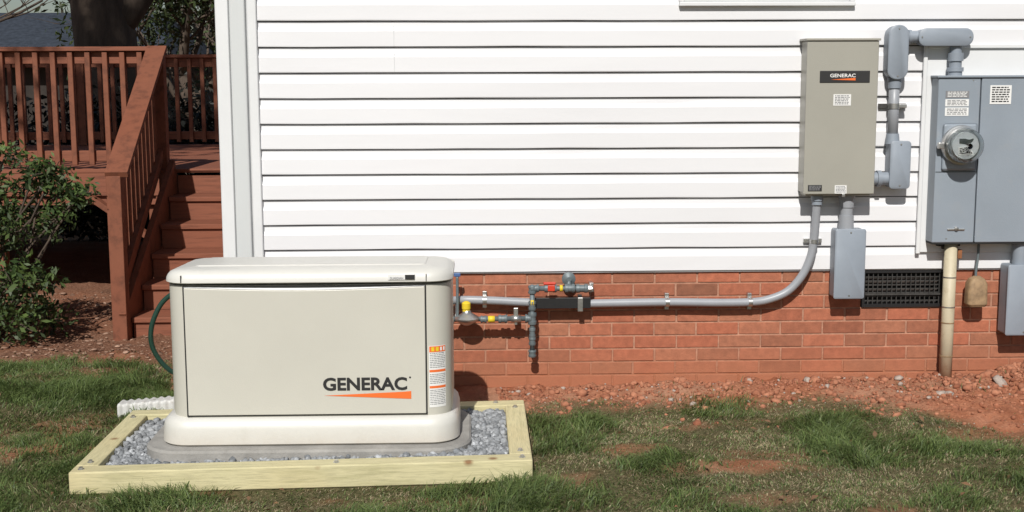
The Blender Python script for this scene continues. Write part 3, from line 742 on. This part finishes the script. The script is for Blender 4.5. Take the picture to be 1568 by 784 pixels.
# ------------------------------------------------------------------ vegetation helpers
M_leafy=attr_mat('leaves',.55,.25,.15,5)
def leafcloud(clumps,size,cA,cB,seed,shell=.55):
    r=np.random.default_rng(seed); P=[];C=[]
    for (c,rad,n) in clumps:
        d=r.normal(size=(n,3)); d/=np.linalg.norm(d,axis=1)[:,None]
        rr=r.uniform(shell**3,1,n)**(1/3)*(1+.25*np.sin(d[:,0]*5+c[0]*3)+.2*np.sin(d[:,2]*7+c[1]))
        P.append(np.array(c)+d*rr[:,None]*np.array(rad)); u=r.random((n,1))
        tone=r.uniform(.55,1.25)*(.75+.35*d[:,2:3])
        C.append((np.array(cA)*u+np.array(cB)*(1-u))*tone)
    P=np.concatenate(P);C=np.clip(np.concatenate(C),.004,1); n=len(P)
    a=r.normal(size=(n,3)); a/=np.linalg.norm(a,axis=1)[:,None]; b=np.cross(a,r.normal(size=(n,3))); b/=np.linalg.norm(b,axis=1)[:,None]
    s=size*r.uniform(.6,1.4,(n,1)); 
    V=np.stack([P-a*s,P+b*s*.38,P+a*s,P-b*s*.38],1).reshape(-1,3); F=np.arange(n*4).reshape(n,4)
    return V,F,np.repeat(C,4,0)
def branch_bm(bm,p,d,L_,r0,depth,rn,tips,bend=.25):
    pts=[p];rads=[r0]; q=p.copy(); dd=d.copy(); k=5
    for i in range(k):
        dd=(dd+Vector((rn.uniform(-1,1),rn.uniform(-1,1),rn.uniform(-.5,.9)))*bend*.5).normalized(); q=q+dd*L_/k; pts.append(q.copy()); rads.append(r0*(1-.5*(i+1)/k))
    sweep(bm,pts,rads,8 if depth>1 else 5)
    if depth==0: tips.append(q.copy()); return
    for j in range(rn.randint(3,4)):
        i=rn.randint(2,k); ang=rn.uniform(0,6.28)
        nd=(dd*.65+Vector((math.cos(ang),math.sin(ang),rn.uniform(-.1,.5)))*.8).normalized()
        branch_bm(bm,pts[i],nd,L_*rn.uniform(.5,.72),rads[i]*.58,depth-1,rn,tips,bend*1.3)
def tree(name,base,h,r,seed,depth=3,leaf=None,leafsize=.07,nleaf=60,rad=.6,fork=.45):
    rn=random.Random(seed); E=empty(name); bm=bmesh.new(); tips=[]; base=Vector(base)
    pts=[base+Vector((rn.uniform(-.03,.03)*i,rn.uniform(-.03,.03)*i,h*fork*i/6)) for i in range(7)]
    rads=[r*1.45,r*1.12,r,r*.95,r*.9,r*.86,r*.8]
    sweep(bm,pts,rads,16)
    for j in range(5):
        ang=j*1.26+rn.uniform(-.3,.3); i=rn.choice((4,5,6,6))
        branch_bm(bm,pts[i],Vector((math.cos(ang)*.7,math.sin(ang)*.7,rn.uniform(.5,1.1))).normalized(),h*.32,rads[i]*.55,depth-1,rn,tips)
    branch_bm(bm,pts[-1],Vector((.1,0,1)).normalized(),h*.35,r*.65,depth-1,rn,tips)
    from_bm('trunk_and_limbs',bm,M_bark,E)
    if leaf:
        cl=[(tuple(t),(rad*rn.uniform(.7,1.3),rad*rn.uniform(.7,1.3),rad*rn.uniform(.5,.9)),nleaf) for t in tips]
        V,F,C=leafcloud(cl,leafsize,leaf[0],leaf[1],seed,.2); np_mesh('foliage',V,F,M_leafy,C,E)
    return E
def ga(x,y): return float(H(np.array([float(x)]),np.array([float(y)]),False)[0])
tree('oak_tree',(-4.65,10,ga(-4.65,10)-.1),9,.42,4,3,fork=.42)
tree('bare_tree',(-9.5,15,ga(-9,15)-.1),9,.16,9,4,fork=.3)
tree('bare_tree',(-6.5,30,ga(-7,30)-.1),11,.2,19,4,fork=.3)
tree('leafy_tree',(-5.2,17.5,-1.1),6,.14,12,3,((.045,.08,.02),(.11,.145,.05)),.07,120,.75)
tree('leafy_tree',(-3.9,20.5,-1.3),7,.16,13,3,((.045,.08,.02),(.10,.13,.04)),.07,120,.8)
# unseen evergreen added out of frame on the left to shade the deck's back
tree('added_shade_tree',(-8.0,-1.2,-.1),11.5,.26,41,3,((.04,.07,.02),(.07,.10,.03)),.12,260,1.0,fork=.6)
rn=random.Random(21); cl=[]
for i in range(150):
    x=rn.uniform(-60,40); y=rn.uniform(48,60); hh=rn.uniform(1,5.5); cl.append(((x,y,-1.2+hh),(2.2,1.5,1.6),260))
V,F,C=leafcloud(cl,.22,(.04,.055,.025),(.07,.06,.04),3,.1); np_mesh('distant_trees',V,F,M_leafy,C)
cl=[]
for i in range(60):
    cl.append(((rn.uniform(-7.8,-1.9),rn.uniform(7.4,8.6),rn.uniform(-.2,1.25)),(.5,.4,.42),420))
V,F,C=leafcloud(cl,.05,(.006,.010,.005),(.018,.015,.010),5,.3); np_mesh('evergreen_hedge',V,F,M_leafy,C)  # near-black leaf colours put the shade behind the deck into the hedge
def shrub(name,cl,seed,cA,cB,size,stems):
    E=empty(name); V,F,C=leafcloud(cl,size,cA,cB,seed,.15); np_mesh('leaves',V,F,M_leafy,C,E)
    bm=bmesh.new(); rn=random.Random(seed)
    for c,rad,n in cl:
        p0=Vector((stems[0]+rn.uniform(-.15,.15),stems[1]+rn.uniform(-.1,.1),-.12)); p1=Vector(c); m=p0.lerp(p1,.5)+Vector((rn.uniform(-.1,.1),0,.08))
        sweep(bm,crom([p0,m,p1],5),.007,5)
        for j in range(4):
            q=p1+Vector((rn.uniform(-1,1)*rad[0],rn.uniform(-1,1)*rad[1],rn.uniform(-.6,1)*rad[2])); sweep(bm,[p1,q],.003,4)
    from_bm('stems',bm,M_bark,E)
cl=[]; rn=random.Random(31)
for i in range(40):
    x=rn.uniform(-3.75,-2.78); z=rn.uniform(.0,1.0)*(1-.35*max(0,(x+3.1))); cl.append(((x,1.75+rn.uniform(-.35,.35),z),(.17,.16,.12),230))
for x,z in ((-2.62,.98),(-2.50,.80),(-2.72,1.02),(-2.60,.70),(-2.70,.30),(-2.80,.15),(-2.55,.88),(-2.66,.9),(-2.9,1.1),(-2.45,.86)): cl.append(((x,1.7,z),(.12,.10,.07),110))
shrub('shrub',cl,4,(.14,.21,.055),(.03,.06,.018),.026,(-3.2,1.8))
# fallen leaves scattered on lawn and soil (one mesh)
r=np.random.default_rng(77); n=260
lx=r.uniform(-3.4,3.4,n); ly=r.uniform(-2.2,1.6,n); k=(~inframe(lx,ly))&(~((lx>-1.3)&(ly>-.05))); lx,ly=lx[k],ly[k]; n=len(lx)
lz=H(lx,ly)+.018*grass_mask(lx,ly)+.006; Pp=np.stack([lx,ly,lz],1)
a_=r.normal(size=(n,3)); a_[:,2]*=.35; a_/=np.linalg.norm(a_,axis=1)[:,None]; b_=np.cross(a_,np.stack([r.normal(size=n)*.3,r.normal(size=n)*.3,np.ones(n)],1)); b_/=np.linalg.norm(b_,axis=1)[:,None]
s_=r.uniform(.008,.022,(n,1)); V=np.stack([Pp-a_*s_,Pp+b_*s_*.5+[0,0,.004],Pp+a_*s_,Pp-b_*s_*.5+[0,0,.004]],1).reshape(-1,3)
u=r.random((n,1)); C=np.repeat(np.array([.36,.20,.10])*u+np.array([.17,.09,.05])*(1-u),4,0)
np_mesh('fallen_leaves',V,np.arange(n*4).reshape(n,4),M_leafy,C)
Nb=empty('neighbour_house'); hx0,hx1,hy=-17,-7.3,25
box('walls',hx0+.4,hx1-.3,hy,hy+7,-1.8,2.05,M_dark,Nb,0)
bm=bmesh.new(); A=[(hx0,hy-.5,1.95),(hx1,hy-.5,1.95),(hx1-.9,hy+3.2,3.25),(hx0+.9,hy+3.2,3.25),(hx1,hy+7.5,1.95),(hx0,hy+7.5,1.95)]
v=[bm.verts.new(p) for p in A]; bm.faces.new(v[:4]); bm.faces.new((v[3],v[2],v[4],v[5])); bm.faces.new((v[1],v[4],v[2])); bm.faces.new((v[0],v[3],v[5])); bm.faces.new((v[0],v[5],v[4],v[1]))
from_bm('hip_roof',bm,M_shingle,Nb)
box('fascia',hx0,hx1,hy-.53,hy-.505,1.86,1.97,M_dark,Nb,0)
boxes('windows',[(x,x+.9,hy-.03,hy-.003,.2,1.4) for x in (-15.4,-12.6,-9.6)],M_glasspane,Nb,0)

# ------------------------------------------------------------------ light, world, camera
el,azm=R(42),R(10)
S=Vector((-math.sin(azm)*math.cos(el),-math.cos(azm)*math.cos(el),math.sin(el)))
sd=bpy.data.lights.new('sun','SUN'); sd.energy=4.4; sd.angle=R(.5); sd.color=(1,.965,.91)
so=bpy.data.objects.new('sun',sd); so.rotation_euler=S.to_track_quat('Z','Y').to_euler(); so.location=S*30; scn.collection.objects.link(so)
w=bpy.data.worlds.new("World"); scn.world=w; w.use_nodes=True; t=w.node_tree
sk=t.nodes.new('ShaderNodeTexSky'); sk.sky_type='NISHITA'; sk.sun_disc=False; sk.sun_elevation=el; sk.sun_rotation=R(190)
t.links.new(sk.outputs[0],t.nodes['Background'].inputs[0]); t.nodes['Background'].inputs[1].default_value=.055
cd=bpy.data.cameras.new('camera'); cam=bpy.data.objects.new('camera',cd); scn.collection.objects.link(cam)
Mr=Matrix.Rotation(R(-1.58),4,'Z')@Matrix.Rotation(R(82),4,'X')@Matrix.Rotation(R(-.2),4,'Z')
cam.matrix_world=Matrix.Translation((0,-6.3,1.56))@Mr
cd.sensor_width=36; cd.lens=45; cd.clip_end=1000; cd.clip_start=.05
scn.camera=cam
scn.view_settings.view_transform='Standard'; scn.view_settings.look='None'; scn.view_settings.exposure=0
